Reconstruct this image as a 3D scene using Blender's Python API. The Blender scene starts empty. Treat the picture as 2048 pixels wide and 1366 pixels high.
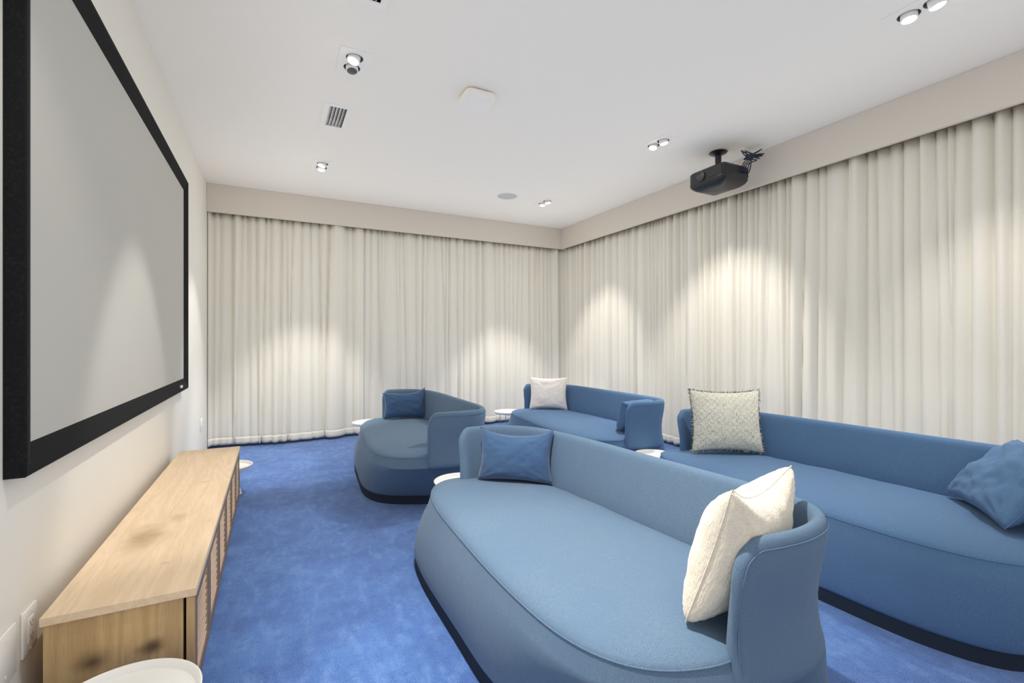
import bpy, bmesh, math, random
import numpy as np
from mathutils import Vector, Matrix, noise

random.seed(7)
SC = bpy.context.scene
COL = SC.collection
PI = math.pi
R = math.radians

# ------------------------------------------------------------------ mesh helpers
class MB:
    """collects vertices and faces, then links them as ONE mesh object"""
    def __init__(self):
        self.v = []; self.f = []; self.mi = []; self.cur = 0
    def add(self, vs, fs):
        o = len(self.v)
        self.v += [tuple(p) for p in vs]
        for f in fs:
            self.f.append(tuple(i + o for i in f)); self.mi.append(self.cur)
        return o
    def box(self, a, b):
        (x0, y0, z0), (x1, y1, z1) = a, b
        self.add([(x0,y0,z0),(x1,y0,z0),(x1,y1,z0),(x0,y1,z0),(x0,y0,z1),(x1,y0,z1),(x1,y1,z1),(x0,y1,z1)],
                 [(0,3,2,1),(4,5,6,7),(0,1,5,4),(1,2,6,5),(2,3,7,6),(3,0,4,7)])
    def bbox(self, a, b, bev=.003, seg=2):
        bm = bmesh.new()
        bmesh.ops.create_cube(bm, size=1)
        for v in bm.verts:
            v.co = Vector([a[i] + (v.co[i] + .5) * (b[i] - a[i]) for i in range(3)])
        bmesh.ops.bevel(bm, geom=list(bm.edges), offset=bev, segments=seg, affect='EDGES', profile=.5)
        bm.verts.index_update()
        self.add([v.co[:] for v in bm.verts], [[v.index for v in f.verts] for f in bm.faces])
        bm.free()
    def rings(self, rings, closed=True, cap0=False, cap1=False):
        n = len(rings[0]); o = len(self.v); fs = []
        for r in rings: self.v += [tuple(p) for p in r]
        for i in range(len(rings) - 1):
            for j in range(n if closed else n - 1):
                k = (j + 1) % n
                fs.append((o+i*n+j, o+i*n+k, o+(i+1)*n+k, o+(i+1)*n+j))
        if cap0: fs.append(tuple(o + j for j in reversed(range(n))))
        if cap1: fs.append(tuple(o + (len(rings)-1)*n + j for j in range(n)))
        for f in fs: self.f.append(f); self.mi.append(self.cur)
    def tube(self, pts, r, n=8, cap=True, closed=False):
        pts = [Vector(p) for p in pts]; m = len(pts); rs = []
        up = Vector((0, 0, 1))
        t0 = (pts[1] - pts[0]).normalized()
        if abs(t0.dot(up)) > .9: up = Vector((1, 0, 0))
        nrm = t0.cross(up).normalized()
        for i, p in enumerate(pts):
            if closed: t = (pts[(i+1) % m] - pts[i-1]).normalized()
            else: t = (pts[min(i+1, m-1)] - pts[max(i-1, 0)]).normalized()
            nrm = (nrm - t * nrm.dot(t)).normalized()
            b = t.cross(nrm)
            rr = r[i] if isinstance(r, (list, tuple)) else r
            rs.append([p + (nrm*math.cos(2*PI*k/n) + b*math.sin(2*PI*k/n)) * rr for k in range(n)])
        if closed: rs.append(rs[0])
        self.rings(rs, True, cap and not closed, cap and not closed)
    def lathe(self, prof, n=48, c=(0,0,0), cap0=False, cap1=False):
        self.rings([[(c[0]+r*math.cos(2*PI*k/n), c[1]+r*math.sin(2*PI*k/n), c[2]+z) for k in range(n)] for r, z in prof], True, cap0, cap1)
    def xform(self, M, start=0):
        for i in range(start, len(self.v)): self.v[i] = tuple(M @ Vector(self.v[i]))
    def build(self, name, mats, parent=None, smooth=35, loc=None, fix=True):
        me = bpy.data.meshes.new(name)
        me.from_pydata(self.v, [], self.f)
        if not isinstance(mats, (list, tuple)): mats = [mats]
        for m in mats: me.materials.append(m)
        if len(mats) > 1: me.polygons.foreach_set('material_index', self.mi)
        if fix:
            bm = bmesh.new(); bm.from_mesh(me)
            bmesh.ops.remove_doubles(bm, verts=bm.verts, dist=1e-6)
            bmesh.ops.recalc_face_normals(bm, faces=bm.faces)
            bm.to_mesh(me); bm.free()
        if smooth:
            me.shade_smooth(); me.set_sharp_from_angle(angle=R(smooth))
        me.update()
        o = bpy.data.objects.new(name, me); COL.objects.link(o)
        if loc: o.location = loc
        if parent: o.parent = parent
        return o

def tag(o, label=None, cat=None, group=None, kind=None):
    if label: o['label'] = label
    if cat: o['category'] = cat
    if group: o['group'] = group
    if kind: o['kind'] = kind
    return o
def empty(name, loc, label, cat, rz=0, group=None):
    o = bpy.data.objects.new(name, None); COL.objects.link(o)
    o.empty_display_size = .1
    o.location = loc; o.rotation_euler = (0, 0, rz)
    return tag(o, label, cat, group)
def copy_tree(o, parent=None):
    c = o.copy(); COL.objects.link(c); c.parent = parent
    for ch in list(o.children): copy_tree(ch, c)
    return c
def struct(o, label=None):
    o['kind'] = 'structure'
    if label: o['label'] = label
    return o

# ------------------------------------------------------------------ material helpers
def mat(name, base, rough=.6, metal=0, spec=.5, sheen=0, bump=None, var=None, emit=None, coat=0):
    """bump=(scale, strength, distance, stretch xyz), var=(scale, colour2, lo, hi, stretch)"""
    m = bpy.data.materials.new(name); m.use_nodes = True
    nt = m.node_tree; N = nt.nodes; Lk = nt.links
    b = N['Principled BSDF']
    b.inputs['Base Color'].default_value = (*base, 1)
    b.inputs['Roughness'].default_value = rough
    b.inputs['Metallic'].default_value = metal
    b.inputs['Specular IOR Level'].default_value = spec
    b.inputs['Sheen Weight'].default_value = sheen
    b.inputs['Coat Weight'].default_value = coat
    if emit:
        b.inputs['Emission Color'].default_value = (*emit[0], 1); b.inputs['Emission Strength'].default_value = emit[1]
    tc = N.new('ShaderNodeTexCoord')
    def nz(scale, stretch, detail=6):
        mp = N.new('ShaderNodeMapping'); mp.inputs['Scale'].default_value = stretch
        Lk.new(tc.outputs['Object'], mp.inputs['Vector'])
        t = N.new('ShaderNodeTexNoise'); t.inputs['Scale'].default_value = scale; t.inputs['Detail'].default_value = detail; t.inputs['Roughness'].default_value = .68 if scale < 30 else .5
        Lk.new(mp.outputs['Vector'], t.inputs['Vector']); return t
    if var:
        cur = None
        for (sc, c2, lo, hi, st) in (var if isinstance(var, list) else [var]):
            t = nz(sc, st)
            mr = N.new('ShaderNodeMapRange'); mr.inputs[1].default_value = lo; mr.inputs[2].default_value = hi
            Lk.new(t.outputs['Fac'], mr.inputs[0])
            mx = N.new('ShaderNodeMix'); mx.data_type = 'RGBA'
            mx.inputs[6].default_value = (*base, 1); mx.inputs[7].default_value = (*c2, 1)
            if cur: Lk.new(cur, mx.inputs[6])
            Lk.new(mr.outputs[0], mx.inputs[0]); cur = mx.outputs[2]
        Lk.new(cur, b.inputs['Base Color'])
    if bump:
        prev = None
        for (sc, st, dist, stretch) in (bump if isinstance(bump, list) else [bump]):
            t = nz(sc, stretch)
            bp = N.new('ShaderNodeBump'); bp.inputs['Strength'].default_value = st; bp.inputs['Distance'].default_value = dist
            Lk.new(t.outputs['Fac'], bp.inputs['Height'])
            if prev: Lk.new(prev, bp.inputs['Normal'])
            prev = bp.outputs['Normal']
        Lk.new(prev, b.inputs['Normal'])
    return m

I3 = (1, 1, 1)
M_wall = mat('wall_paint', (.80, .765, .69), .7, bump=(180, .05, .002, I3), var=(1.3, (.78, .745, .665), .35, .7, I3))
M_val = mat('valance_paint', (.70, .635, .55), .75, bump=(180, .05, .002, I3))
M_ceil = mat('ceiling_paint', (.92, .87, .785), .8, bump=(140, .04, .002, I3))
M_carpet = mat('carpet', (.040, .125, .38), .95, spec=.1, sheen=.25,
               var=[(4, (.070, .168, .43), .44, .70, (1, .6, 1)), (2.2, (.022, .080, .29), .44, .66, (1, 1, 1)), (13, (.125, .235, .50), .47, .72, (1.6, .6, 1)), (5.5, (.014, .060, .24), .48, .70, (1, .8, 1)), (24, (.014, .060, .24), .54, .72, (.7, 1.3, 1)), (420, (.16, .28, .55), .46, .66, I3), (300, (.014, .055, .21), .52, .70, I3)],
               bump=[(480, .55, .004, I3), (12, .3, .015, (1, .5, 1))])
M_sofa = mat('sofa_wool', (.094, .149, .220), .92, spec=.15, sheen=.08,
             var=[(620, (.185, .265, .36), .45, .68, I3), (3, (.105, .17, .255), .4, .7, I3)], bump=[(700, .12, .001, I3), (1, .2, .010, (4, 26, 2)), (5, .12, .012, (1, 2.5, 1))])
M_sofa2 = mat('sofa_wool_bluelit', (.076, .148, .268), .92, spec=.15, sheen=.08,  # same wool as the front row, bluer light mixed into its colour
               var=[(620, (.155, .262, .42), .45, .68, I3), (3, (.09, .17, .30), .4, .7, I3)], bump=[(700, .12, .001, I3), (1, .2, .010, (4, 26, 2)), (5, .12, .012, (1, 2.5, 1))])
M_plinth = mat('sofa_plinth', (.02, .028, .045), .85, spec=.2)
M_navy = mat('navy_cotton', (.042, .09, .185), .85, spec=.2, sheen=.3, var=(420, (.064, .125, .235), .45, .7, I3), bump=[(400, .2, .001, I3), (16, .35, .008, (1, 1, 1))])
M_cream = mat('cream_wool', (.80, .72, .58), .95, spec=.1, sheen=.4, var=(90, (.66, .56, .40), .5, .72, (1, 1, 4)), bump=[(220, .6, .004, (1, 1, .25)), (40, .35, .008, (1, 1, .5))])
M_pink = mat('pale_cotton', (.90, .83, .77), .9, spec=.15, sheen=.2, bump=[(240, .3, .002, (1, 1, 4)), (14, .3, .006, I3)])
M_curt = mat('curtain_linen', (.79, .75, .655), .9, spec=.1, sheen=.15, var=(300, (.755, .715, .615), .4, .7, (1, 1, .2)), bump=(420, .15, .001, (1, 1, .3)))
M_base = mat('baseboard_paint', (.50, .46, .40), .6)
M_black = mat('velvet_black', (.010, .010, .011), .75, spec=.15, var=(120, (.02, .02, .021), .5, .8, I3))
M_screen = mat('screen_vinyl', (.48, .465, .42), .55, spec=.25, bump=(400, .04, .001, I3))
M_white = mat('white_enamel', (.86, .84, .80), .35, spec=.4, bump=(60, .02, .001, I3))
M_plastic = mat('white_plastic', (.84, .82, .77), .4, bump=(90, .02, .001, I3))
M_cplast = mat('ceiling_plastic', (.92, .88, .82), .5, bump=(90, .02, .001, I3))
M_dark = mat('dark_slot', (.03, .03, .03), .8)
M_gray = mat('recess_gray', (.22, .215, .205), .6)
M_spk = mat('speaker_mesh', (.58, .58, .58), .7, var=(900, (.46, .46, .46), .5, .7, I3))
M_vent = mat('vent_slat', (.80, .78, .74), .5)
M_lens = mat('lamp_lens', (1, 1, 1), .3, emit=((1, .97, .92), 14))
M_lensoff = mat('lamp_off', (.12, .115, .11), .2)
M_proj = mat('projector_black', (.018, .018, .019), .30, spec=.5, coat=.15, bump=(40, .01, .001, I3))
M_projm = mat('projector_matte', (.03, .03, .032), .5)
M_glass = mat('projector_lens_glass', (.01, .01, .014), .03, spec=1, coat=1)
M_metal = mat('lens_ring', (.16, .15, .15), .35, metal=.7)
M_cable = mat('cable_rubber', (.012, .02, .05), .4)
M_steel = mat('polished_steel', (.62, .61, .60), .22, metal=1, bump=(60, .02, .001, I3))
M_louv = mat('door_walnut', (.18, .125, .105), .8, var=(30, (.26, .19, .16), .4, .7, (6, .5, 6)), bump=(60, .1, .001, (4, .3, 4)))
M_slat = mat('door_slat_lit', (.62, .46, .34), .5, var=(30, (.52, .37, .26), .4, .7, (6, .5, 6)))  # pale tone carries the lit top edges of the slats

def wood(name, light, mid, knot, axis, knots):
    """oak: long wavy grain along an axis, a few soft dark knots where the board has them"""
    m = bpy.data.materials.new(name); m.use_nodes = True
    nt = m.node_tree; N = nt.nodes; L = nt.links; b = N['Principled BSDF']
    b.inputs['Roughness'].default_value = .5; b.inputs['Specular IOR Level'].default_value = .3
    tc = N.new('ShaderNodeTexCoord')
    mp = N.new('ShaderNodeMapping'); st = [1., 1., 1.]; st[axis] = .10; mp.inputs['Scale'].default_value = st
    L.new(tc.outputs['Object'], mp.inputs['Vector'])
    n1 = N.new('ShaderNodeTexNoise'); n1.inputs['Scale'].default_value = 7; n1.inputs['Detail'].default_value = 2; n1.inputs['Distortion'].default_value = .6
    L.new(mp.outputs['Vector'], n1.inputs['Vector'])
    mul = N.new('ShaderNodeMath'); mul.operation = 'MULTIPLY'; mul.inputs[1].default_value = 16
    L.new(n1.outputs['Fac'], mul.inputs[0])
    pp = N.new('ShaderNodeMath'); pp.operation = 'PINGPONG'; pp.inputs[1].default_value = 1
    L.new(mul.outputs[0], pp.inputs[0])
    mp2 = N.new('ShaderNodeMapping'); st2 = [1., 1., 1.]; st2[axis] = .05; mp2.inputs['Scale'].default_value = st2
    L.new(tc.outputs['Object'], mp2.inputs['Vector'])
    n2 = N.new('ShaderNodeTexNoise'); n2.inputs['Scale'].default_value = 240; n2.inputs['Detail'].default_value = 3
    L.new(mp2.outputs['Vector'], n2.inputs['Vector'])
    mx = N.new('ShaderNodeMix'); mx.data_type = 'RGBA'; mx.inputs[6].default_value = (*light, 1); mx.inputs[7].default_value = (*mid, 1)
    mr = N.new('ShaderNodeMapRange'); mr.inputs[1].default_value = .1; mr.inputs[2].default_value = 1.2; mr.inputs[4].default_value = .75
    L.new(pp.outputs[0], mr.inputs[0]); L.new(mr.outputs[0], mx.inputs[0])
    mx2 = N.new('ShaderNodeMix'); mx2.data_type = 'RGBA'; mx2.inputs[7].default_value = (*[c * .72 for c in mid], 1)
    mr2 = N.new('ShaderNodeMapRange'); mr2.inputs[1].default_value = .5; mr2.inputs[2].default_value = .8; mr2.inputs[4].default_value = .45
    L.new(n2.outputs['Fac'], mr2.inputs[0]); L.new(mr2.outputs[0], mx2.inputs[0]); L.new(mx.outputs[2], mx2.inputs[6])
    cur = mx2.outputs[2]
    for (c, rad, amt, sq) in knots:
        vs = N.new('ShaderNodeVectorMath'); vs.operation = 'SUBTRACT'; vs.inputs[1].default_value = c
        L.new(tc.outputs['Object'], vs.inputs[0])
        vm = N.new('ShaderNodeVectorMath'); vm.operation = 'MULTIPLY'; vm.inputs[1].default_value = sq
        L.new(vs.outputs[0], vm.inputs[0])
        nn = N.new('ShaderNodeTexNoise'); nn.inputs['Scale'].default_value = 14; L.new(tc.outputs['Object'], nn.inputs['Vector'])
        vl = N.new('ShaderNodeVectorMath'); vl.operation = 'LENGTH'; L.new(vm.outputs[0], vl.inputs[0])
        ad = N.new('ShaderNodeMath'); ad.operation = 'MULTIPLY_ADD'; ad.inputs[1].default_value = rad * .9; L.new(nn.outputs['Fac'], ad.inputs[0]); L.new(vl.outputs['Value'], ad.inputs[2])
        r_ = N.new('ShaderNodeMapRange'); r_.interpolation_type = 'SMOOTHSTEP'
        r_.inputs[1].default_value = rad * 1.45; r_.inputs[2].default_value = rad * .5; r_.inputs[3].default_value = 0; r_.inputs[4].default_value = amt
        L.new(ad.outputs[0], r_.inputs[0])
        k = N.new('ShaderNodeMix'); k.data_type = 'RGBA'; k.inputs[7].default_value = (*knot, 1)
        L.new(r_.outputs[0], k.inputs[0]); L.new(cur, k.inputs[6]); cur = k.outputs[2]
    L.new(cur, b.inputs['Base Color'])
    bp = N.new('ShaderNodeBump'); bp.inputs['Strength'].default_value = .12; bp.inputs['Distance'].default_value = .001
    L.new(n2.outputs['Fac'], bp.inputs['Height']); L.new(bp.outputs['Normal'], b.inputs['Normal'])
    return m

# ------------------------------------------------------------------ dimensions (metres)
WL, WF, WR, WN = -.60, 5.92, 3.98, -2.6       # left, far, right wall planes, near side left open to let in fill light
VF, VR = 5.67, 3.712                          # valance faces
CH, VZ = 2.74, 2.45                           # ceiling, valance underside

# ------------------------------------------------------------------ the room
fl = MB(); fl.box((WL-.1, WN, -.1), (WR+.1, WF+.1, 0)); struct(fl.build('floor', M_carpet, smooth=0))
w = MB(); w.box((WL-.1, WN, 0), (WL, WF+.1, CH)); struct(w.build('wall_left', M_wall, smooth=0))
w = MB(); w.box((WL, WF, 0), (WR, WF+.1, CH)); struct(w.build('wall_far', M_wall, smooth=0))
w = MB(); w.box((WR, WN, 0), (WR+.1, WF+.1, CH)); struct(w.build('wall_right', M_wall, smooth=0))
b = MB(); b.box((WL, WF-.018, 0), (WR, WF, .11)); struct(b.build('baseboard_far', M_base, smooth=0))
def valance(name, a, b_):
    v = MB(); v.bbox(a, b_, .003, 1); struct(v.build(name, M_val, smooth=0))
valance('trim_1', (WL, VF, VZ), (WR, VF+.03, CH))
valance('trim_2', (VR, WN, VZ), (VR+.03, VF, CH))

FIX = [((.337, 2.705), (.500, 2.975)), ((.326, 4.495), (.489, 4.765)), ((2.728, 2.715), (2.891, 2.985)),
       ((2.745, 4.53), (2.908, 4.80)), ((2.735, .975), (2.898, 1.245)), ((.337, .975), (.500, 1.245))]
VENT = [((.35, 3.425), (.465, 3.745)), ((.345, 1.96), (.46, 2.28))]
xs = sorted({WL-.1, WR+.1} | {p[0] for q in FIX+VENT for p in q}); ys = sorted({WN, WF+.1} | {p[1] for q in FIX+VENT for p in q})
c = MB()
def hole(x, y): return any(a[0] < x < b_[0] and a[1] < y < b_[1] for a, b_ in FIX + VENT)
for i in range(len(xs)-1):
    for j in range(len(ys)-1):
        if not hole((xs[i]+xs[i+1])/2, (ys[j]+ys[j+1])/2):
            c.box((xs[i], ys[j], CH), (xs[i+1], ys[j+1], CH+.02))
c.box((WL-.1, WN, CH+.2), (WR+.1, WF+.1, CH+.25))
struct(c.build('ceiling', M_ceil, smooth=0, fix=False))

# ------------------------------------------------------------------ recessed twin downlights
def spot(name, loc, target, energy, size, blend, rad=.03, col=(1, .975, .935)):
    ld = bpy.data.lights.new(name, 'SPOT'); ld.energy = energy; ld.spot_size = R(size); ld.spot_blend = blend
    ld.shadow_soft_size = rad; ld.color = col
    o = bpy.data.objects.new(name, ld); COL.objects.link(o)
    o.location = loc; d = Vector(target) - Vector(loc)
    o.rotation_euler = d.to_track_quat('-Z', 'Y').to_euler()
    return o
def plate_mesh(w, l, holes, r):
    bm = bmesh.new(); n = 40
    def loop(pts):
        vs = [bm.verts.new((x, y, 0)) for x, y in pts]
        for i in range(len(vs)): bm.edges.new((vs[i], vs[(i+1) % len(vs)]))
    loop([(-w/2, -l/2), (w/2, -l/2), (w/2, l/2), (-w/2, l/2)])
    for (hx, hy) in holes: loop([(hx + r*math.cos(2*PI*k/n), hy + r*math.sin(2*PI*k/n)) for k in range(n)])
    bmesh.ops.triangle_fill(bm, edges=bm.edges[:], use_beauty=True)
    ret = bmesh.ops.extrude_face_region(bm, geom=bm.faces[:])
    for g in ret['geom']:
        if isinstance(g, bmesh.types.BMVert): g.co.z += .004
    bm.verts.index_update()
    m = MB(); m.add([v.co[:] for v in bm.verts], [[v.index for v in f.verts] for f in bm.faces]); bm.free()
    return m
def downlight(i, label, aims):
    (x0, y0), (x1, y1) = FIX[i]; cx, cy = (x0+x1)/2, (y0+y1)/2
    root = empty('recessed_downlight', (cx, cy, CH), label, 'ceiling light', group='twin recessed downlights in the ceiling')
    hy = [-.053, .053]; r = .047
    pl = plate_mesh(x1-x0, y1-y0, [(0, h) for h in hy], r)
    pl.xform(Matrix.Translation((0, 0, -.004))); pl.build('trim_plate', M_cplast, root, smooth=0)
    for h, (tgt, on, en, size, bl) in zip(hy, aims):
        rc = MB(); rc.lathe([(r, -.002), (r, .075), (.001, .075)], 40, (0, h, 0)); rc.build('recess_ring', M_gray, root)
        d = (Vector(tgt) - Vector((cx, cy+h, CH))).normalized()
        q = d.to_track_quat('-Z', 'Y').to_matrix().to_4x4()
        # barrel: its local -z looks along the aim
        dv = (d * .55 + Vector((-.12, -.30, -1)) * .45).normalized()
        q = dv.to_track_quat('-Z', 'Y').to_matrix().to_4x4()
        Mx = Matrix.Translation((dv.x*.008, h + dv.y*.008, .004)) @ q
        br = MB(); br.lathe([(.001, .04), (.026, .04), (.0345, .025), (.0345, -.028), (.0325, -.031), (.029, -.031), (.028, -.027)], 36); br.xform(Mx)
        bo = br.build('lamp_barrel', M_white, root)
        ln = MB(); ln.lathe([(.0315, -.0295), (.024, -.0345), (.012, -.037), (.001, -.038)], 32); ln.xform(Mx)
        ln.build('lamp_lens', M_lens if on else M_lensoff, bo)
        if on:
            p = Vector((cx, cy+h, CH)) + Vector((Mx @ Vector((0, 0, -.034)))) - Vector((0, h, 0)) + Vector((0, 0, 0))
            p = root.location + Mx @ Vector((0, 0, -.042))
            spot('downlight_beam', p, p + d, en, size, bl)
    return root

# ------------------------------------------------------------------ curtains
def smoothstep(x): x = np.clip(x, 0, 1); return x*x*(3-2*x)
def curtain(name, label, s0, s1, axis, seed, amp, wl, zt=2.47, zb=.030, bulge=None, back=0):
    """folds run along s; axis 'x' = far wall (faces -Y), 'y' = right wall (faces -X)"""
    rng = np.random.default_rng(seed)
    L = s1 - s0; cuts = [0.]
    while cuts[-1] < L: cuts.append(cuts[-1] + wl * rng.choice([.4, .6, .8, 1., 1.3, 1.7], p=[.18, .24, .22, .18, .12, .06]))
    cuts = np.array(cuts) * (L / cuts[-1]); nf = len(cuts) - 1
    A = amp * rng.uniform(.55, 1.25, nf) * np.clip(np.diff(cuts) / wl, .5, 1.15); sh = rng.uniform(.3, .7, nf); dr = rng.normal(0, .030, nf + 1); dr[0] = dr[-1] = 0
    Ab = A * rng.uniform(.55, 1.35, nf); pw = rng.uniform(.6, 1.25, nf)
    cols = int(L / .008); rows = 26
    s = np.linspace(0, L, cols)
    zz = np.linspace(zb, zt, rows)
    P = np.zeros((rows, cols, 3))
    k1 = rng.uniform(30, 60); ph = rng.uniform(0, 6)
    def off(s, z):
        h = 1 - (z - zb) / (zt - zb)              # 0 at top, 1 at hem
        cz = np.sort(cuts + dr * h)
        i = np.clip(np.searchsorted(cz, s, side='right') - 1, 0, nf - 1)
        t = (s - cz[i]) / np.maximum(cz[i+1] - cz[i], 1e-4)
        t = np.where(t < sh[i], .5 * t / sh[i], .5 + .5 * (t - sh[i]) / (1 - sh[i]))
        a = A[i] * (1 - h) + Ab[i] * h
        d = a * np.power(np.clip(np.sin(PI * np.clip(t, 0, 1)), 0, 1), pw[i])
        d = d + .0035 * np.sin(s * k1 + ph + 2 * h) + .002 * np.sin(s * k1 * 2.3 + 1.7 * h)
        d = d + .045 * np.exp(-(np.minimum(s, L - s) / .035) ** 2)
        if bulge is not None:
            c0, wd, am = bulge
            d = d + am * np.exp(-((s + s0 - c0) / wd) ** 2) * h ** 1.5
        return d
    for r, z in enumerate(zz):
        d = off(s, z)
        if axis == 'x': P[r, :, 0] = s0 + s; P[r, :, 1] = VF + .105 - d + back
        else: P[r, :, 1] = s0 + s; P[r, :, 0] = VR + .125 - d + back
        P[r, :, 2] = z
    nrm = np.array((0, 1, 0)) if axis == 'x' else np.array((1, 0, 0))
    m = MB()
    m.rings([list(map(tuple, P[r])) for r in range(rows)], closed=False)
    o = m.build(name, M_curt, smooth=180, fix=False)
    so = o.modifiers.new('thickness', 'SOLIDIFY'); so.thickness = .0015; so.offset = 0
    tag(o, label, 'curtain')
    # hem: the doubled, stitched band at the foot
    hm = MB(); zz2 = np.linspace(zb - .001, zb + .075, 4); rr = []
    for z in zz2:
        d = off(s, z)
        Q = np.zeros((cols, 3)); Q[:, 2] = z
        if axis == 'x': Q[:, 0] = s0 + s; Q[:, 1] = VF + .105 - d + back - .0013
        else: Q[:, 1] = s0 + s; Q[:, 0] = VR + .125 - d + back - .0013
        rr.append(list(map(tuple, Q)))
    hm.rings(rr, closed=False)
    h_ = hm.build('hem', M_curt, o, smooth=180, fix=False)
    so = h_.modifiers.new('thickness', 'SOLIDIFY'); so.thickness = .001; so.offset = 0
    return o
curtain('curtain', 'cream linen curtain on the far wall from the screen wall to the first panel edge', WL+.001, .962, 'x', 3, .06, .12, bulge=(.15, .5, .10))
curtain('curtain', 'cream linen curtain behind the farther blue sofas up to the room corner', .935, 3.80, 'x', 11, .05, .105, back=.006)
curtain('curtain', 'cream linen curtain on the projector wall running from the room corner to a puckered edge', 3.59, 5.74, 'y', 5, .055, .085, back=.006)
curtain('curtain', 'cream linen curtain below the projector and behind the speckled cushion', 1.9, 3.617, 'y', 8, .062, .092)
curtain('curtain', 'cream linen curtain at the right edge of the picture', -.8, 1.93, 'y', 21, .066, .10, back=.006)

# ------------------------------------------------------------------ projection screen
sx, fx = WL + .025, WL + .044
sY0, sY1, sZ0, sZ1 = 1.618, 4.19, .769, 2.295
bw = .078
scr = empty('projection_screen', (WL, (sY0+sY1)/2, sZ0), 'large black framed projection screen on the left wall above the oak cabinet', 'screen')
def loc_xf(m, root): m.xform(Matrix.Translation(-Vector(root.location)))
m = MB()
def rect(x, y0, y1, z0, z1): return [(x, y0, z0), (x, y1, z0), (x, y1, z1), (x, y0, z1)]
m.rings([rect(WL+.001, sY0, sY1, sZ0, sZ1), rect(fx-.003, sY0, sY1, sZ0, sZ1), rect(fx, sY0+.004, sY1-.004, sZ0+.004, sZ1-.004), rect(fx-.001, sY0+.018, sY1-.018, sZ0+.018, sZ1-.018),
         rect(sx, sY0+bw, sY1-bw, sZ0+bw, sZ1-bw), rect(WL+.001, sY0+bw, sY1-bw, sZ0+bw, sZ1-bw)], True)
loc_xf(m, scr); m.build('frame', M_black, scr, smooth=0)
m = MB(); m.box((WL+.012, sY0+bw-.002, sZ0+bw-.002), (sx-.0008, sY1-bw+.002, sZ1-bw+.002)); loc_xf(m, scr); m.build('projection_surface', M_screen, scr, smooth=0)
m = MB(); m.bbox((fx-.012, 3.872, sZ0+.026), (fx+.0012, 3.935, sZ0+.043), .0008, 1); loc_xf(m, scr); m.build('badge', M_white, scr, smooth=0)['label'] = 'tiny white badge'

# ------------------------------------------------------------------ oak cabinet
cx0, cx1, cy0, cy1, ctop = -.552, -.203, 1.675, 3.80, .378
cab = empty('media_cabinet', ((cx0+cx1)/2, (cy0+cy1)/2, 0), 'long low oak media cabinet with slatted doors below the projection screen', 'cabinet')
O = Vector(cab.location)
def cpart(m, name, mt, parent=cab, smooth=0):
    m.xform(Matrix.Translation(-O)); return m.build(name, mt, parent, smooth=smooth)
W_top = wood('oak_top', (.80, .615, .42), (.70, .515, .325), (.33, .215, .11), 1, [((-.05, -.54, .37), .085, .6, (1.0, .45, 1)), ((.03, -.36, .37), .05, .4, (1, .6, 1)), ((.06, -.83, .37), .02, .5, I3), ((.06, .18, .37), .03, .3, I3)])
W_side = wood('oak_side', (.60, .41, .20), (.45, .28, .12), (.10, .055, .03), 2, [((-.07, -1.05, .222), .046, .9, (.75, .3, 1)), ((.068, -1.05, .226), .036, .9, (.75, .3, 1)), ((-.0, -1.05, .12), .12, .5, (.4, .3, 1))])
m = MB(); m.bbox((cx0, cy0, ctop-.024), (cx1, cy1, ctop), .0015, 1); cpart(m, 'top_board', W_top)
for yy in (cy0+.012, cy1-.034):
    m = MB(); m.bbox((cx0+.004, yy, .03), (cx1-.034, yy+.022, ctop-.024), .001, 1); cpart(m, 'side_panel', W_side)
m = MB(); m.box((cx0+.006, cy0+.034, .03), (cx0+.016, cy1-.034, ctop-.024)); m.box((cx0+.016, cy0+.034, .03), (cx1-.034, cy1-.034, .05)); cpart(m, 'carcass', W_side)
m = MB(); m.box((cx0+.03, cy0+.04, 0), (cx1-.05, cy1-.04, .03)); cpart(m, 'plinth', M_dark)
nd = 6; pitch = (cy1 - cy0 - .016) / nd
for k in range(nd):
    y0 = cy0 + .008 + k*pitch + .0015; y1 = y0 + pitch - .003; z0, z1 = .032, ctop-.027; xa, xb = cx1-.026, cx1-.004; st = .05
    d = MB(); d.box((xa, y0, z0), (xb, y0+st, z1)); d.box((xa, y1-st, z0), (xb, y1, z1)); d.box((xa, y0+st, z1-.035), (xb, y1-st, z1)); d.box((xa, y0+st, z0), (xb, y1-st, z0+.035))
    d.box((xa, y0+st, z0+.035), (xa+.003, y1-st, z1-.035))
    do = cpart(d, 'door', [M_louv, W_side])
    for p in do.data.polygons:
        if abs(p.normal.y) > .9: p.material_index = 1
    n = 10
    for q in range(n):
        zc = z0 + .035 + (q + .5) * (z1 - z0 - .07) / n
        s_ = MB(); s_.box((-.0065, y0+st+.001, -.0035), (.0065, y1-st-.001, .0035))
        s_.xform(Matrix.Translation((xb-.0085, 0, zc)) @ Matrix.Rotation(R(6), 4, 'Y'))
        cpart(s_, 'slat', M_slat, do)

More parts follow.
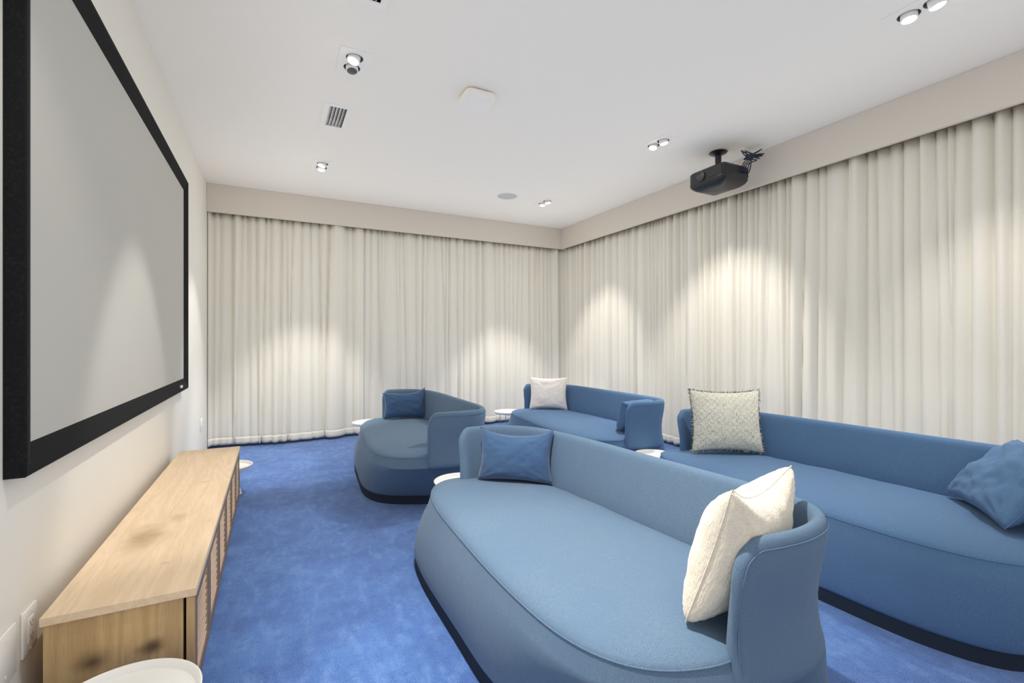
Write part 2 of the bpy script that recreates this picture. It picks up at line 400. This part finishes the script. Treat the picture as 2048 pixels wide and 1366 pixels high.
# ------------------------------------------------------------------ wall plates on the left wall
def wall_plate(name, label, cat, y0, y1, z0, z1, kind):
    r = empty(name, (WL, (y0+y1)/2, z0), label, cat); Op = Vector(r.location)
    m = MB(); m.bbox((WL, y0, z0), (WL+.007, y1, z1), .003, 2); m.xform(Matrix.Translation(-Op)); m.build('cover_plate', M_plastic, r)
    yc, zc = (y0+y1)/2, (z0+z1)/2
    def screw(z):
        s = MB(); s.lathe([(.0035, 0), (.0035, .001), (.002, .0016), (.0001, .0016)], 12); s.xform(Matrix.Translation(Vector((WL+.0068, yc, z)) - Op) @ Matrix.Rotation(R(90), 4, 'Y')); s.build('screw', M_vent, r)
    if kind == 'blank':
        screw(zc+.045); screw(zc-.045)
    else:
        f = MB(); f.bbox((WL+.005, yc-.0175, zc-.034), (WL+.0092, yc+.0175, zc+.034), .002, 2); f.xform(Matrix.Translation(-Op)); fo = f.build('receptacle', M_plastic, r)
        for zo in (-.018, .018):
            s = MB()
            for dy in (-.0065, .0065): s.box((WL+.0085, yc+dy-.001, zc+zo-.002), (WL+.0094, yc+dy+.001, zc+zo+.006))
            s.box((WL+.0085, yc-.002, zc+zo-.010), (WL+.0094, yc+.002, zc+zo-.006)); s.xform(Matrix.Translation(-Op)); s.build('slot', M_dark, fo)
        screw(zc+.052); screw(zc-.052)
wall_plate('blank_wall_plate', 'plain white blank wall plate nearest the picture edge, left of the outlet', 'wall plate', 1.555, 1.672, .255, .385, 'blank')
wall_plate('wall_outlet', 'white double socket outlet on the left wall beside the oak cabinet', 'outlet', 1.708, 1.792, .262, .385, 'duplex')
wall_plate('wall_outlet', 'white socket plate far along the left wall beyond the cabinet near the curtain', 'outlet', 5.20, 5.34, .275, .385, 'duplex')

# ------------------------------------------------------------------ sofas
def crom(P, closed, n):
    P = [np.array(p, float) for p in P]; m = len(P); out = []
    segs = m if closed else m - 1
    for i in range(segs):
        g = lambda k: P[k % m] if closed else P[min(max(k, 0), m-1)]
        p0, p1, p2, p3 = g(i-1), g(i), g(i+1), g(i+2)
        if not closed:
            if i == 0: p0 = 2*p1 - p2
            if i == m-2: p3 = 2*p2 - p1
        for t in np.linspace(0, 1, n, endpoint=False):
            out.append(.5*((2*p1) + (-p0+p2)*t + (2*p0-5*p1+4*p2-p3)*t*t + (-p0+3*p1-3*p2+p3)*t**3))
    if not closed: out.append(P[-1])
    return np.array(out)
OS = np.array((1.0, 1.5))
SEAM = [(.88,2.40),(.745,2.33),(.662,2.09),(.635,1.65),(.63,1.28),(.655,.99),(.745,.82),(.90,.745),(1.05,.745),(1.22,.77),(1.315,.86),(1.345,1.1),(1.33,1.5),(1.29,1.88),(1.21,2.14),(1.06,2.31)]
BASE = [(.86,2.43),(.66,2.36),(.602,2.10),(.598,1.62),(.605,1.32),(.66,1.13),(.765,1.02),(.92,.945),(1.09,.88),(1.30,.75),(1.47,.745),(1.50,1.0),(1.46,1.5),(1.41,1.9),(1.31,2.20),(1.10,2.38)]
BASE_L = [(.86,2.43),(.66,2.36),(.602,2.10),(.598,1.62),(.605,1.30),(.64,1.02),(.735,.84),(.90,.77),(1.09,.75),(1.30,.71),(1.47,.735),(1.50,1.0),(1.46,1.5),(1.41,1.9),(1.31,2.20),(1.10,2.38)]
BULG = [.012,.012,.012,.012,.012,.012,.014,.01,.0,0,0,0,0,0,0,0]
PATH = [(.86,2.315),(.95,2.345),(1.06,2.335),(1.17,2.28),(1.265,2.16),(1.315,1.98),(1.345,1.72),(1.365,1.42),(1.388,1.12),(1.396,.93),(1.372,.79),(1.30,.712),(1.19,.68),(1.07,.682),(.948,.705)]
def seat_rings(ky, long):
    fs = lambda pts: [((x-OS[0]), (y-OS[1])*ky) for x, y in pts]
    S = crom(fs(SEAM), True, 8); B = crom(fs(BASE_L if long else BASE), True, 8); bl = crom([(b_, 0) for b_ in BULG], True, 8)[:, 0]
    T = np.roll(S, -1, 0) - np.roll(S, 1, 0); T /= np.linalg.norm(T, axis=1)[:, None]
    Nn = np.stack([T[:, 1], -T[:, 0]], 1)
    if ((S - S.mean(0)) * Nn).sum() < 0: Nn = -Nn
    return S, B, bl, Nn
def make_sofa(label, loc, phi, ky, mt, long=False):
    root = empty('lounge_sofa', (loc[0], loc[1], 0), label, 'sofa', -R(phi), group='blue lounge sofas with wrapped backs')
    S, B, bl, Nn = seat_rings(ky, long); n = len(S); zS, zM, zB = .365, .30, .055
    # where the wrapped back runs, the body comes out to meet it
    pts = crom([((x-OS[0]), (y-OS[1])*ky) for x, y in PATH], False, 24)
    tg = np.gradient(pts, axis=0); tg /= np.linalg.norm(tg, axis=1)[:, None]; pn = np.stack([-tg[:, 1], tg[:, 0]], 1)
    if ((pts - S.mean(0)) * pn).sum() < 0: pn = -pn
    idx = np.arange(n) / 8
    wt = np.minimum(smoothstep((idx - 8.5) / .9), smoothstep((15.6 - idx) / .8))
    near = np.array([np.argmin(((pts - p)**2).sum(1)) for p in S])
    onp = lambda o_: pts[near] + pn[near] * o_
    w2 = wt[:, None]
    S = S * (1 - w2) + onp(-.036) * w2
    Mi = (S + Nn * .020) * (1 - w2) + onp(.003) * w2
    for _ in range(4):
        S = (np.roll(S, 1, 0) + 2*S + np.roll(S, -1, 0)) / 4; Mi = (np.roll(Mi, 1, 0) + 2*Mi + np.roll(Mi, -1, 0)) / 4
    rings = []
    for z in (.055, .058, .07, .10, .14, .18, .22, .26, .30, .315, .33, .345, .361):
        if z <= zM:
            t = (zM - z) / (zM - zB); ex = .85 + .75 * w2; s = t ** ex
            p = Mi*(1-s) + B*s + Nn * (bl * math.sin(PI*t) ** .8)[:, None]
        else:
            t = (zS - z) / (zS - zM); p = S*(1-t) + Mi*t
        if z == .055: p = p - Nn*.012
        if z == .058: p = p - Nn*.003
        rings.append([(x, y, z) for x, y in p])
    c = S.mean(0)
    top = []
    for r, z in ((1, .367), (.985, .376), (.955, .385), (.91, .393), (.84, .401), (.74, .407), (.6, .411), (.42, .413), (.22, .414), (.06, .414)):
        ring = []
        for (x, y) in (c + (S - c)*r):
            w_ = .0035*noise.noise(Vector((x*3+loc[0], y*9, 1))) * min(1, (1-r)*6) + .002*noise.noise(Vector((x*5, y*22+x*6, loc[1]))) * min(1, (1-r)*6)
            ring.append((x, y, z + w_))
        top.append(ring)
    m = MB(); m.rings(rings + top, True, True, True); seat = m.build('seat_body', mt, root, smooth=50)
    # stitched seam round the front edge of the seat
    m = MB(); m.tube([(x, y, .3655) for x, y in S + Nn*.001], .002, 6, closed=True); m.build('seam', mt, seat)
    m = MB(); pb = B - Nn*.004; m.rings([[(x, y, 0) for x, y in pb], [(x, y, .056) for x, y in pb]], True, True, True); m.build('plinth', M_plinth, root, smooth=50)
    # wrapped back and arms
    d = np.r_[0, np.cumsum(np.linalg.norm(np.diff(pts, axis=0), axis=1))]; Lp = d[-1]
    sm = np.unique(np.concatenate([np.linspace(0, .09, 16), np.linspace(.09, Lp-.09, 90), np.linspace(Lp-.09, Lp, 16)]))
    X = np.interp(sm, d, pts[:, 0]); Y = np.interp(sm, d, pts[:, 1]); q = np.stack([X, Y], 1)
    T = np.gradient(q, axis=0)
    for _ in range(3): T[1:-1] = (T[:-2] + T[1:-1]*2 + T[2:]) / 4
    T /= np.linalg.norm(T, axis=1)[:, None]
    Nn2 = np.stack([-T[:, 1], T[:, 0]], 1)          # path runs far tip -> back -> near tip
    if ((q - c) * Nn2).sum() < 0: Nn2 = -Nn2
    prof = [(-.050, .288), (-.068, .32), (-.070, .40), (-.064, .46), (-.054, .53), (-.045, .59), (-.040, .625), (-.037, .640), (-.031, .652), (-.021, .658), (-.011, .656), (-.005, .648), (-.001, .634),
            (-.001, .60), (-.008, .55), (-.017, .50), (-.022, .45), (-.021, .40), (-.014, .355), (-.006, .322), (-.007, .300), (-.022, .288)]
    rings = []
    for i, s in enumerate(sm):
        e = min(s, Lp - s)
        tk = math.sqrt(max(0, 1 - (1 - min(1, e/.03))**2)) * .94 + .06          # rounded upright edge at the arm ends
        rc = .07; cut = 0 if e >= rc else .105*(1 - math.sqrt(max(0, 1 - ((rc-e)/rc)**2)))
        rb = .03; cb = 0 if e >= rb else rb - math.sqrt(max(0, rb*rb - (rb-e)**2))
        sink = 0.012 * smoothstep((e - .28) / .3)
        ring = []
        for o_, z in prof:
            mid = -.030; oo = mid + (o_ - mid)*tk
            zt = (z - .288) / (.66 - .288)
            zz = z - cut * max(0, zt)**1.5 + cb * max(0, 1 - zt*2.5)
            ring.append((q[i, 0] + Nn2[i, 0]*oo, q[i, 1] + Nn2[i, 1]*oo, zz))
        rings.append(ring)
    m = MB(); m.rings(rings, True, True, True); bk = m.build('backrest', mt, root, smooth=60)
    # stitch line just under the outer top edge and down the arm end
    m = MB()
    line = []
    for i in range(len(sm)):
        e = min(sm[i], Lp - sm[i])
        if e < .014: continue
        cut = 0 if e >= .07 else .105*(1 - math.sqrt(max(0, 1 - ((.07-e)/.07)**2)))
        line.append((q[i, 0] + Nn2[i, 0]*.0006, q[i, 1] + Nn2[i, 1]*.0006, .632 - cut*.92))
    ends = []
    for i in (np.argmin(abs(sm - .014)), np.argmin(abs(sm - Lp + .014))):
        ends.append([(q[i, 0] + Nn2[i, 0]*o_, q[i, 1] + Nn2[i, 1]*o_, z) for z, o_ in ((.34, -.014), (.40, -.021), (.45, -.022), (.50, -.017), (.55, -.009))])
    line = ends[0] + line + ends[1][::-1]
    m.tube(line, .0016, 6); m.build('seam', mt, bk)
    return root
make_sofa('blue lounge sofa standing farthest left, nearest the far curtain and the screen wall', (.992, 3.68), 4.3, .99, M_sofa)
make_sofa('blue lounge sofa in the foreground with the shaggy cream cushion', (1.0, 1.5), 0, 1.0, M_sofa)
make_sofa('blue lounge sofa at the back near the room corner with the pale square cushion', (2.475, 3.55), 3.8, 1.05, M_sofa2, True)
make_sofa('blue lounge sofa at the right picture edge with the speckled fringed cushion', (2.497, 1.361), 2.0, 1.10, M_sofa2, True)

# ------------------------------------------------------------------ cushions
def cushion(name, label, w_, h_, t_, right, up, centre, mt, seed, pin=.10, wr=.006, ears=(0, 0, 0, 0), sag=0, group=None, fringe=False, n=40, rnd=.015):
    r = Vector(right).normalized(); u = Vector(up); u = (u - r*u.dot(r)).normalized(); f = r.cross(u)       # f = back side
    Mx = Matrix((r, f, u)).transposed().to_4x4()
    def pt(a, b, side):
        x = w_/2 * a * (1 - pin*(1-b*b)*abs(a)**1.5); z = h_/2 * b * (1 - pin*(1-a*a)*abs(b)**1.5)
        x *= 1 - rnd*abs(b)**7; z *= 1 - rnd*abs(a)**7
        th = max(0, (1-a*a)*(1-b*b)) ** .42
        nz_ = noise.noise(Vector((a*2.2+seed, b*2.2, side*3.1))) + .5*noise.noise(Vector((a*6+seed, b*5, side)))
        # creases that fan out of the corners
        cr = 0
        for ca, cb in ((-1,-1),(1,-1),(-1,1),(1,1)):
            dx, dy = a-ca, b-cb; dd = math.hypot(dx, dy)
            cr += math.sin(math.atan2(dy, dx)*14 + seed + ca*2 + cb) * math.exp(-dd*2.2)
        y = side * (t_/2*th) + side * min(1, th*1.6) * wr * (nz_ + .8*cr)
        i = (0 if b > 0 else 2) + (0 if a < 0 else 1)
        e = ears[i] * (abs(a)*abs(b)) ** 5
        z += e
        z -= sag * (1 - abs(a)**2) * max(0, b) * h_
        y += e*.25
        return (x, y, z)
    m = MB()
    for side in (-1, 1):
        m.rings([[pt(-1+2*i/n, -1+2*j/n, side) for i in range(n+1)] for j in range(n+1)], closed=False)
    o = m.build(name, mt, smooth=180)
    o.matrix_world = Matrix.Translation(centre) @ Mx
    tag(o, label, 'cushion', group)
    edge = [pt(-1+2*i/n, -1, -1) for i in range(n)] + [pt(1, -1+2*i/n, -1) for i in range(n)] + [pt(1-2*i/n, 1, -1) for i in range(n)] + [pt(-1, 1-2*i/n, -1) for i in range(n)]
    if fringe:
        g = MB(); rnd = random.Random(seed)
        for i in range(len(edge)):
            p = Vector(edge[i]); nx = Vector(edge[(i+1) % len(edge)]); out = Vector((p.x/(w_/2), 0, p.z/(h_/2)))
            out = Vector((out.x if abs(out.x) > .8 else 0, 0, out.z if abs(out.z) > .8 else 0)).normalized() if max(abs(out.x), abs(out.z)) > .8 else out.normalized()
            for k in range(5):
                q = p.lerp(nx, k/5); L_ = rnd.uniform(.006, .014); jit = Vector((rnd.uniform(-.5, .5), rnd.uniform(-.6, .6), rnd.uniform(-.5, .5)))
                e = q + (out + jit*1.3).normalized()*L_
                g.cur = rnd.choice([0, 0, 1])
                g.tube([q - out*.004, q.lerp(e, .5) + jit*.002, e], [.0013, .0012, .0008], 4)
        fo = g.build('fringe', [M_fr1, M_fr2], o, smooth=0, fix=False); fo['label'] = 'frayed dark and cream fringe'
    else:
        s = MB(); s.tube([Vector(p) for p in edge], .0016, 5, closed=True); s.build('edge_seam', mt, o)
    return o
# speckled cloth: cream with dark flecks in a loose diamond lattice
def speckle():
    m = bpy.data.materials.new('speckled_weave'); m.use_nodes = True
    nt = m.node_tree; N = nt.nodes; L = nt.links; b_ = N['Principled BSDF']; b_.inputs['Roughness'].default_value = .95; b_.inputs['Specular IOR Level'].default_value = .1
    tc = N.new('ShaderNodeTexCoord')
    mp = N.new('ShaderNodeMapping'); mp.inputs['Rotation'].default_value = (0, R(45), 0); L.new(tc.outputs['Object'], mp.inputs['Vector'])
    se = N.new('ShaderNodeSeparateXYZ'); L.new(mp.outputs['Vector'], se.inputs[0])
    def line(sock):
        a = N.new('ShaderNodeMath'); a.operation = 'MULTIPLY'; a.inputs[1].default_value = 1/.028; L.new(sock, a.inputs[0])
        p = N.new('ShaderNodeMath'); p.operation = 'PINGPONG'; p.inputs[1].default_value = .5; L.new(a.outputs[0], p.inputs[0])
        r = N.new('ShaderNodeMapRange'); r.inputs[1].default_value = .0; r.inputs[2].default_value = .2; r.inputs[3].default_value = 1; r.inputs[4].default_value = 0; L.new(p.outputs[0], r.inputs[0]); return r.outputs[0]
    mxm = N.new('ShaderNodeMath'); mxm.operation = 'MAXIMUM'; L.new(line(se.outputs[0]), mxm.inputs[0]); L.new(line(se.outputs[2]), mxm.inputs[1])
    n1 = N.new('ShaderNodeTexNoise'); n1.inputs['Scale'].default_value = 260; n1.inputs['Detail'].default_value = 1; L.new(tc.outputs['Object'], n1.inputs['Vector'])
    ad = N.new('ShaderNodeMath'); ad.operation = 'MULTIPLY_ADD'; ad.inputs[1].default_value = .085; L.new(mxm.outputs[0], ad.inputs[0]); L.new(n1.outputs['Fac'], ad.inputs[2])
    r = N.new('ShaderNodeMapRange'); r.inputs[1].default_value = .58; r.inputs[2].default_value = .68; r.inputs[4].default_value = .8; L.new(ad.outputs[0], r.inputs[0])
    mx = N.new('ShaderNodeMix'); mx.data_type = 'RGBA'; mx.inputs[6].default_value = (.72, .69, .58, 1); mx.inputs[7].default_value = (.10, .105, .09, 1)
    L.new(r.outputs[0], mx.inputs[0]); L.new(mx.outputs[2], b_.inputs['Base Color'])
    bp = N.new('ShaderNodeBump'); bp.inputs['Strength'].default_value = .4; bp.inputs['Distance'].default_value = .002; L.new(n1.outputs['Fac'], bp.inputs['Height']); L.new(bp.outputs['Normal'], b_.inputs['Normal'])
    return m
M_speck = speckle()
M_fr1 = mat('fringe_dark', (.07, .08, .07), .95); M_fr2 = mat('fringe_cream', (.62, .58, .47), .95)
Z = .415
cushion('cushion', 'dark blue lumbar cushion on the farthest left sofa, leaning on its far arm', .39, .25, .13, (1, -.12, 0), (.03, .25, 1), (1.085, 4.285, Z+.118), M_navy, 1, ears=(-.01, .03, 0, 0), sag=.05)
cushion('cushion', 'dark blue lumbar cushion across the back corner of the foreground sofa', .39, .255, .14, (.70, -.60, 0), (.12, .16, 1), (1.10, 2.105, Z+.118), M_navy, 4, ears=(.012, .016, 0, 0), sag=.06)
cushion('cushion', 'pale cream square cushion on the sofa near the room corner', .40, .335, .13, (.8, -.5, 0), (.10, .16, 1), (2.575, 4.18, Z+.158), M_pink, 7, ears=(.004, .004, 0, -.01))
cushion('cushion', 'grey and cream speckled square cushion with frayed fringe', .44, .39, .14, (.83, -.53, 0), (.10, .17, 1), (2.56, 2.015, Z+.195), M_speck, 9, pin=.09, wr=.004, ears=(.008, .008, -.004, -.004), fringe=True)
cushion('cushion', 'shaggy cream cushion propped against the near arm of the foreground sofa', .40, .385, .18, (-.97, -.24, 0), (-.16, -.38, 1), (1.118, .83, Z+.172), M_cream, 12, ears=(0, .01, 0, 0), sag=.10, rnd=.05, n=48)
cushion('cushion', 'crumpled blue cushion lying in the near corner of the right edge sofa', .46, .36, .15, (.76, .65, 0), (.44, -.52, .72), (2.64, .75, Z+.142), M_sofa2, 15, wr=.016)
cushion('cushion', 'wrinkled dark blue cushion tucked behind the near arm of the sofa near the room corner', .35, .245, .19, (-1, -.08, 0), (0, -.25, 1), (2.60, 2.89, Z+.112), M_sofa2, 18, wr=.010)
cushion('cushion', 'blue cushion mostly hidden behind the near arm of the farthest left sofa', .34, .25, .12, (-1, -.02, 0), (0, -.2, 1), (1.16, 3.105, Z+.098), M_navy, 21, ears=(.022, 0, 0, 0))

# ------------------------------------------------------------------ small round tables
def table(label, loc, H, r, rz=0):
    t = empty('tray_table', (loc[0], loc[1], 0), label, 'side table', rz, 'small white round tray tables')
    m = MB(); m.lathe([(.001, H-.014), (r-.02, H-.014), (r-.010, H-.010), (r-.002, H+.010), (r, H+.013), (r-.003, H+.0145), (r-.007, H+.012), (r-.014, H-.005), (r-.022, H-.009), (.001, H-.009)], 72)
    m.build('tray', M_white, t, smooth=40)
    rb = r*.62
    for k in range(4):
        a = PI/4 + k*PI/2
        m = MB(); m.tube([(math.cos(a)*rb, math.sin(a)*rb, .006), (math.cos(a)*rb, math.sin(a)*rb, H-.013)], .0035, 8); m.build('leg', M_steel, t)
    s_ = rb*.7071; q = []
    for k in range(4):
        a0 = PI/4 + k*PI/2; cx, cy = math.cos(a0)*rb*.92, math.sin(a0)*rb*.92
        for j in range(6):
            a = a0 - PI/4 + j*PI/2/5; q.append((cx + .018*math.cos(a), cy + .018*math.sin(a), .006))
    m = MB(); m.tube(q, .006, 8, closed=True); m.build('base_ring', M_white, t)
    return t
table('white round tray table in the foreground at the near end of the oak cabinet', (-.34, 1.455), .21, .176)
table('white tray table just beyond the far end of the oak cabinet', (-.30, 4.00), .19, .17, R(8))
table('white round table beside the far curtain, half hidden by the farthest left sofa', (.86, 4.80), .30, .165)
table('white round table between the two far sofas in front of the far curtain', (2.42, 4.80), .30, .165)
table('white round table between the foreground sofa and the farthest left sofa', (.995, 2.60), .28, .16)
table('white round table at the gap between the two back row sofas', (2.47, 2.55), .285, .14)

# ------------------------------------------------------------------ ceiling fittings
def vent(label, a, b_, ):
    cx, cy = (a[0]+b_[0])/2, (a[1]+b_[1])/2; wx, wy = b_[0]-a[0], b_[1]-a[1]
    t = empty('air_vent', (cx, cy, CH), label, 'air vent', group='white ceiling air vents')
    bm = plate_mesh(wx+.075, wy+.07, [], .01) if False else MB()
    ox, oy = wx/2+.035, wy/2+.035
    def fr(z, x, y): return [(-x, -y, z), (x, -y, z), (x, y, z), (-x, y, z)]
    bm.rings([fr(0, ox, oy), fr(-.006, ox-.003, oy-.003), fr(-.008, wx/2+.006, wy/2+.006), fr(-.004, wx/2, wy/2), fr(.05, wx/2, wy/2)], True)
    bm.build('frame', M_cplast, t, smooth=0)
    m = MB(); m.box((-wx/2, -wy/2, .05), (wx/2, wy/2, .055)); m.build('backing', M_dark, t, smooth=0)
    n = 5
    for k in range(n):
        s = MB(); s.box((-.016, -wy/2+.001, -.0012), (.016, wy/2-.001, .0012))
        s.xform(Matrix.Translation((-wx/2 + (k+.5)*wx/n, 0, .012)) @ Matrix.Rotation(R(-48), 4, 'Y')); s.build('slat', M_vent, t, smooth=0)
vent('slotted white air vent in the ceiling between the two downlights over the cabinet', *VENT[0])
vent('slotted white air vent cut by the top picture edge', *VENT[1])

t = empty('ceiling_sensor', (1.20, 2.85, CH), 'white rounded square sensor box on the ceiling', 'sensor')
def rsq(hw, r, z, n=8):
    out = []
    for k, (sx_, sy_) in enumerate(((1, 1), (-1, 1), (-1, -1), (1, -1))):
        for j in range(n+1):
            a = k*PI/2 + j*PI/2/n; out.append((sx_*(hw-r) + r*math.cos(a), sy_*(hw-r) + r*math.sin(a), z))
    return out
m = MB(); m.rings([rsq(.078, .03, 0), rsq(.078, .03, -.011)], True, True, True); m.build('mounting_base', M_gray, t)  # base kept dark to draw the shadow gap between ceiling and cover
m = MB(); m.rings([rsq(.096, .034, -.010), rsq(.100, .036, -.013), rsq(.100, .036, -.048), rsq(.096, .034, -.056), rsq(.085, .03, -.060), rsq(.02, .01, -.062)], True, True, True); m.build('cover', M_cplast, t)
m = MB(); m.lathe([(.028, 0), (.028, -.003), (.024, -.005), (.001, -.005)], 32, (0, 0, 0), True)
o = m.build('ceiling_sprinkler', M_cplast, None, loc=(1.459, 4.577, CH+.001)); tag(o, 'small flat white round sprinkler cover on the ceiling near the far valance', 'sprinkler')
t = empty('ceiling_speaker', (2.333, 4.66, CH), 'round grey in-ceiling speaker near the room corner', 'speaker')
m = MB(); m.lathe([(.118, 0), (.118, -.003), (.112, -.005), (.110, -.003)], 56); m.build('rim', M_cplast, t)
m = MB(); m.lathe([(.111, -.0035), (.06, -.0045), (.001, -.005)], 56); m.build('grille', M_spk, t)

# ------------------------------------------------------------------ projector
PX, PY = 3.35, 2.71
pr = empty('projector', (PX, PY, CH), 'black projector hanging from the ceiling beside the right valance', 'projector')
hx, hy = .152, .182
zt, zb = -.198, -.286                                    # side band of the case, below the ceiling
def pout(k, z, r=.035, n=6):
    out = []
    for q, (sx_, sy_) in enumerate(((1, 1), (-1, 1), (-1, -1), (1, -1))):
        for j in range(n+1):
            a = q*PI/2 + j*PI/2/n
            out.append((sx_*(hx*k-r*k) + r*k*math.cos(a), sy_*(hy*k-r*k) + r*k*math.sin(a), z))
    res = []
    for i in range(len(out)):
        p, q = Vector(out[i]), Vector(out[(i+1) % len(out)]); st_ = 8 if i % (n+1) == n else 1
        for j in range(st_): res.append(p.lerp(q, j/st_))
    return [(v.x, v.y, v.z) for v in res]
m = MB()
# hung upside down: the flat underside faces up, the glossy domed cover faces down
rs = [pout(.70, zt+.022), pout(.90, zt+.016), pout(.985, zt+.004), pout(1.0, zt-.004), pout(1.0, zb+.004), pout(1.006, zb)]
N_ = len(rs[0])
for t_ in (.04, .10, .18, .28, .38, .5, .62, .74, .85, .94, .99):
    k = math.cos(t_*PI/2)**.8
    rs.append(pout(max(.06, k)*1.006, zb - .076*math.sin(t_*PI/2)))
m.rings(rs, True, True, True); m.build('case', M_proj, pr, smooth=50)
# front face (towards the screen): recessed oval lens bay and a plain panel
m = MB(); m.bbox((-hx-.004, -.155, zb+.010), (-hx+.01, -.02, zt-.010), .003, 1); m.build('front_panel', M_projm, pr, smooth=0)
LY, LZ = .045, (zt+zb)/2 + .002
def facing(mb, x): mb.xform(Matrix.Translation((x, LY, LZ)) @ Matrix.Rotation(R(-90), 4, 'Y'))
lens = MB(); lens.lathe([(.0385, 0), (.0385, .006), (.036, .012), (.0335, .013), (.031, .008), (.024, .004), (.022, .006), (.0195, .004)], 40); facing(lens, -hx-.001)
lo = lens.build('lens_barrel', M_metal, pr)
lens = MB(); lens.lathe([(.031, .0035), (.020, .007), (.008, .009), (.001, .0093)], 32); facing(lens, -hx-.001); lens.build('lens_glass', M_glass, lo)
# side with the sockets, towards the camera end of the room
m = MB(); m.bbox((-.145, -hy-.003, zb+.006), (-.055, -hy+.02, zt-.006), .003, 1); m.build('side_recess', M_dark, pr, smooth=0)
m = MB(); m.bbox((-.045, -hy-.003, zb+.008), (.135, -hy+.02, zt-.008), .003, 1); pp_ = m.build('port_panel', M_projm, pr, smooth=0)
for k, xx in enumerate((-.02, .01, .04, .075, .105)):
    m = MB(); m.bbox((xx-.008, -hy-.005, zb+.035), (xx+.008, -hy-.002, zb+.052), .001, 1); m.build('port', M_dark, pp_, smooth=0)
mx_, my_ = .055, .045
m = MB(); m.lathe([(.001, -.001), (.070, -.001), (.074, -.005), (.066, -.014), (.036, -.024), (.029, -.030), (.026, -.034), (.024, zt+.055), (.034, zt+.045), (.036, zt+.02), (.001, zt+.02)], 40, (mx_, my_, 0)); m.build('ceiling_mount', M_proj, pr)
m = MB()
for a in range(4):
    ang = PI/4 + a*PI/2; m.tube([(mx_, my_, zt+.038), (mx_*.6+.06*math.cos(ang), my_*.6+.06*math.sin(ang), zt+.034), (.085*math.cos(ang)+.01, .10*math.sin(ang), zt+.012)], .008, 6)
m.build('mount_bracket', M_projm, pr)
m = MB(); m.lathe([(.011, zt+.05), (.011, zt+.0), ], 12, (.06, -.12, 0), True, True); m.build('adjusting_foot', M_vent, pr)['label'] = 'grey foot'
jb = MB(); jb.bbox((3.49, 2.585, CH-.012), (3.62, 2.665, CH), .004, 2)
o = jb.build('junction_plate', M_cplast); tag(o, 'white cable plate on the ceiling behind the projector', 'wall plate')
for k in range(5):
    rnd = random.Random(40+k); p0 = Vector((3.52+.022*k, 2.62+.01*(k % 2), CH-.011)); p3 = Vector((PX+.02+.022*k, PY-hy-.006, CH+zb+.044))
    pts = [p0, p0 + Vector((rnd.uniform(.0, .06), rnd.uniform(-.08, -.02), -.05)), Vector((3.56+.014*k, 2.50+rnd.uniform(-.04, .03), CH-.07+rnd.uniform(-.04, .03))), Vector((3.44+rnd.uniform(-.05, .07), 2.54+rnd.uniform(-.04, .03), CH-.12)), Vector((3.50+rnd.uniform(-.05, .05), 2.49, CH-.11+rnd.uniform(-.03, .03))), p3 + Vector((0, -.035, .05)), p3 + Vector((0, -.02, 0)), p3]
    q = crom([p[:] for p in pts], False, 8)
    m = MB(); m.tube([Vector(p) for p in q], .0045, 6); o = m.build('projector_cable', M_cable)
    tag(o, 'thin dark cable looping from the ceiling plate to the projector', 'cable', 'cables behind the projector')

# ------------------------------------------------------------------ lights
E = 44
downlight(0, 'twin downlight with one lit lamp, nearest on the ceiling over the cabinet', [((-.57, 2.80, 0), True, E*2.2, 46, .45), ((.75, 2.6, 0), False, 0, 40, .5)])
downlight(1, 'twin downlight on the ceiling near the far valance and the screen wall', [((-.68, 4.8, 0), True, E*2, 48, .5), ((.33, 5.14, 0), True, E*3.6, 58, .5)])
downlight(2, 'twin downlight on the ceiling in front of the projector', [((4.0, 3.0, 0), True, E*2.6, 66, .65), ((1.8, 3.2, 0), True, E*3.6, 64, .7)])
downlight(3, 'twin downlight on the ceiling closest to the room corner', [((3.95, 4.85, 0), True, E*2.3, 56, .65), ((2.76, 5.18, 0), True, E*4.2, 58, .5)])
downlight(4, 'twin downlight cut by the top picture edge at the right', [((4.05, 1.0, 0), True, E*1.5, 60, .8), ((2.9, 1.6, 0), True, E*2.6, 62, .8)])
downlight(5, 'twin downlight nearest the open side of the room', [((-.6, 1.5, .45), True, E*.95, 74, .6), ((1.0, 1.5, .3), True, E*7.5, 60, .8)])

wd = bpy.data.worlds.new('world'); SC.world = wd; wd.use_nodes = True
bg = wd.node_tree.nodes['Background']; bg.inputs['Color'].default_value = (1, .985, .96, 1); bg.inputs['Strength'].default_value = .5
SC.cycles.use_fast_gi = True; SC.cycles.fast_gi_method = 'ADD'
wd.light_settings.ao_factor = .31; wd.light_settings.distance = .85

# ------------------------------------------------------------------ camera and view
cd = bpy.data.cameras.new('camera'); cam = bpy.data.objects.new('camera', cd); COL.objects.link(cam)
cam.location = (0, 0, 1.115); cam.rotation_euler = (R(90), 0, -math.atan(479/933))
cd.sensor_width = 36; cd.lens = 933/2048*36; cd.clip_start = .02
SC.camera = cam
SC.view_settings.view_transform = 'Standard'; SC.view_settings.look = 'None'; SC.view_settings.gamma = 1; SC.view_settings.use_curve_mapping = False
SC.view_settings.exposure = .04
SC.cycles.max_bounces = 16; SC.cycles.diffuse_bounces = 12
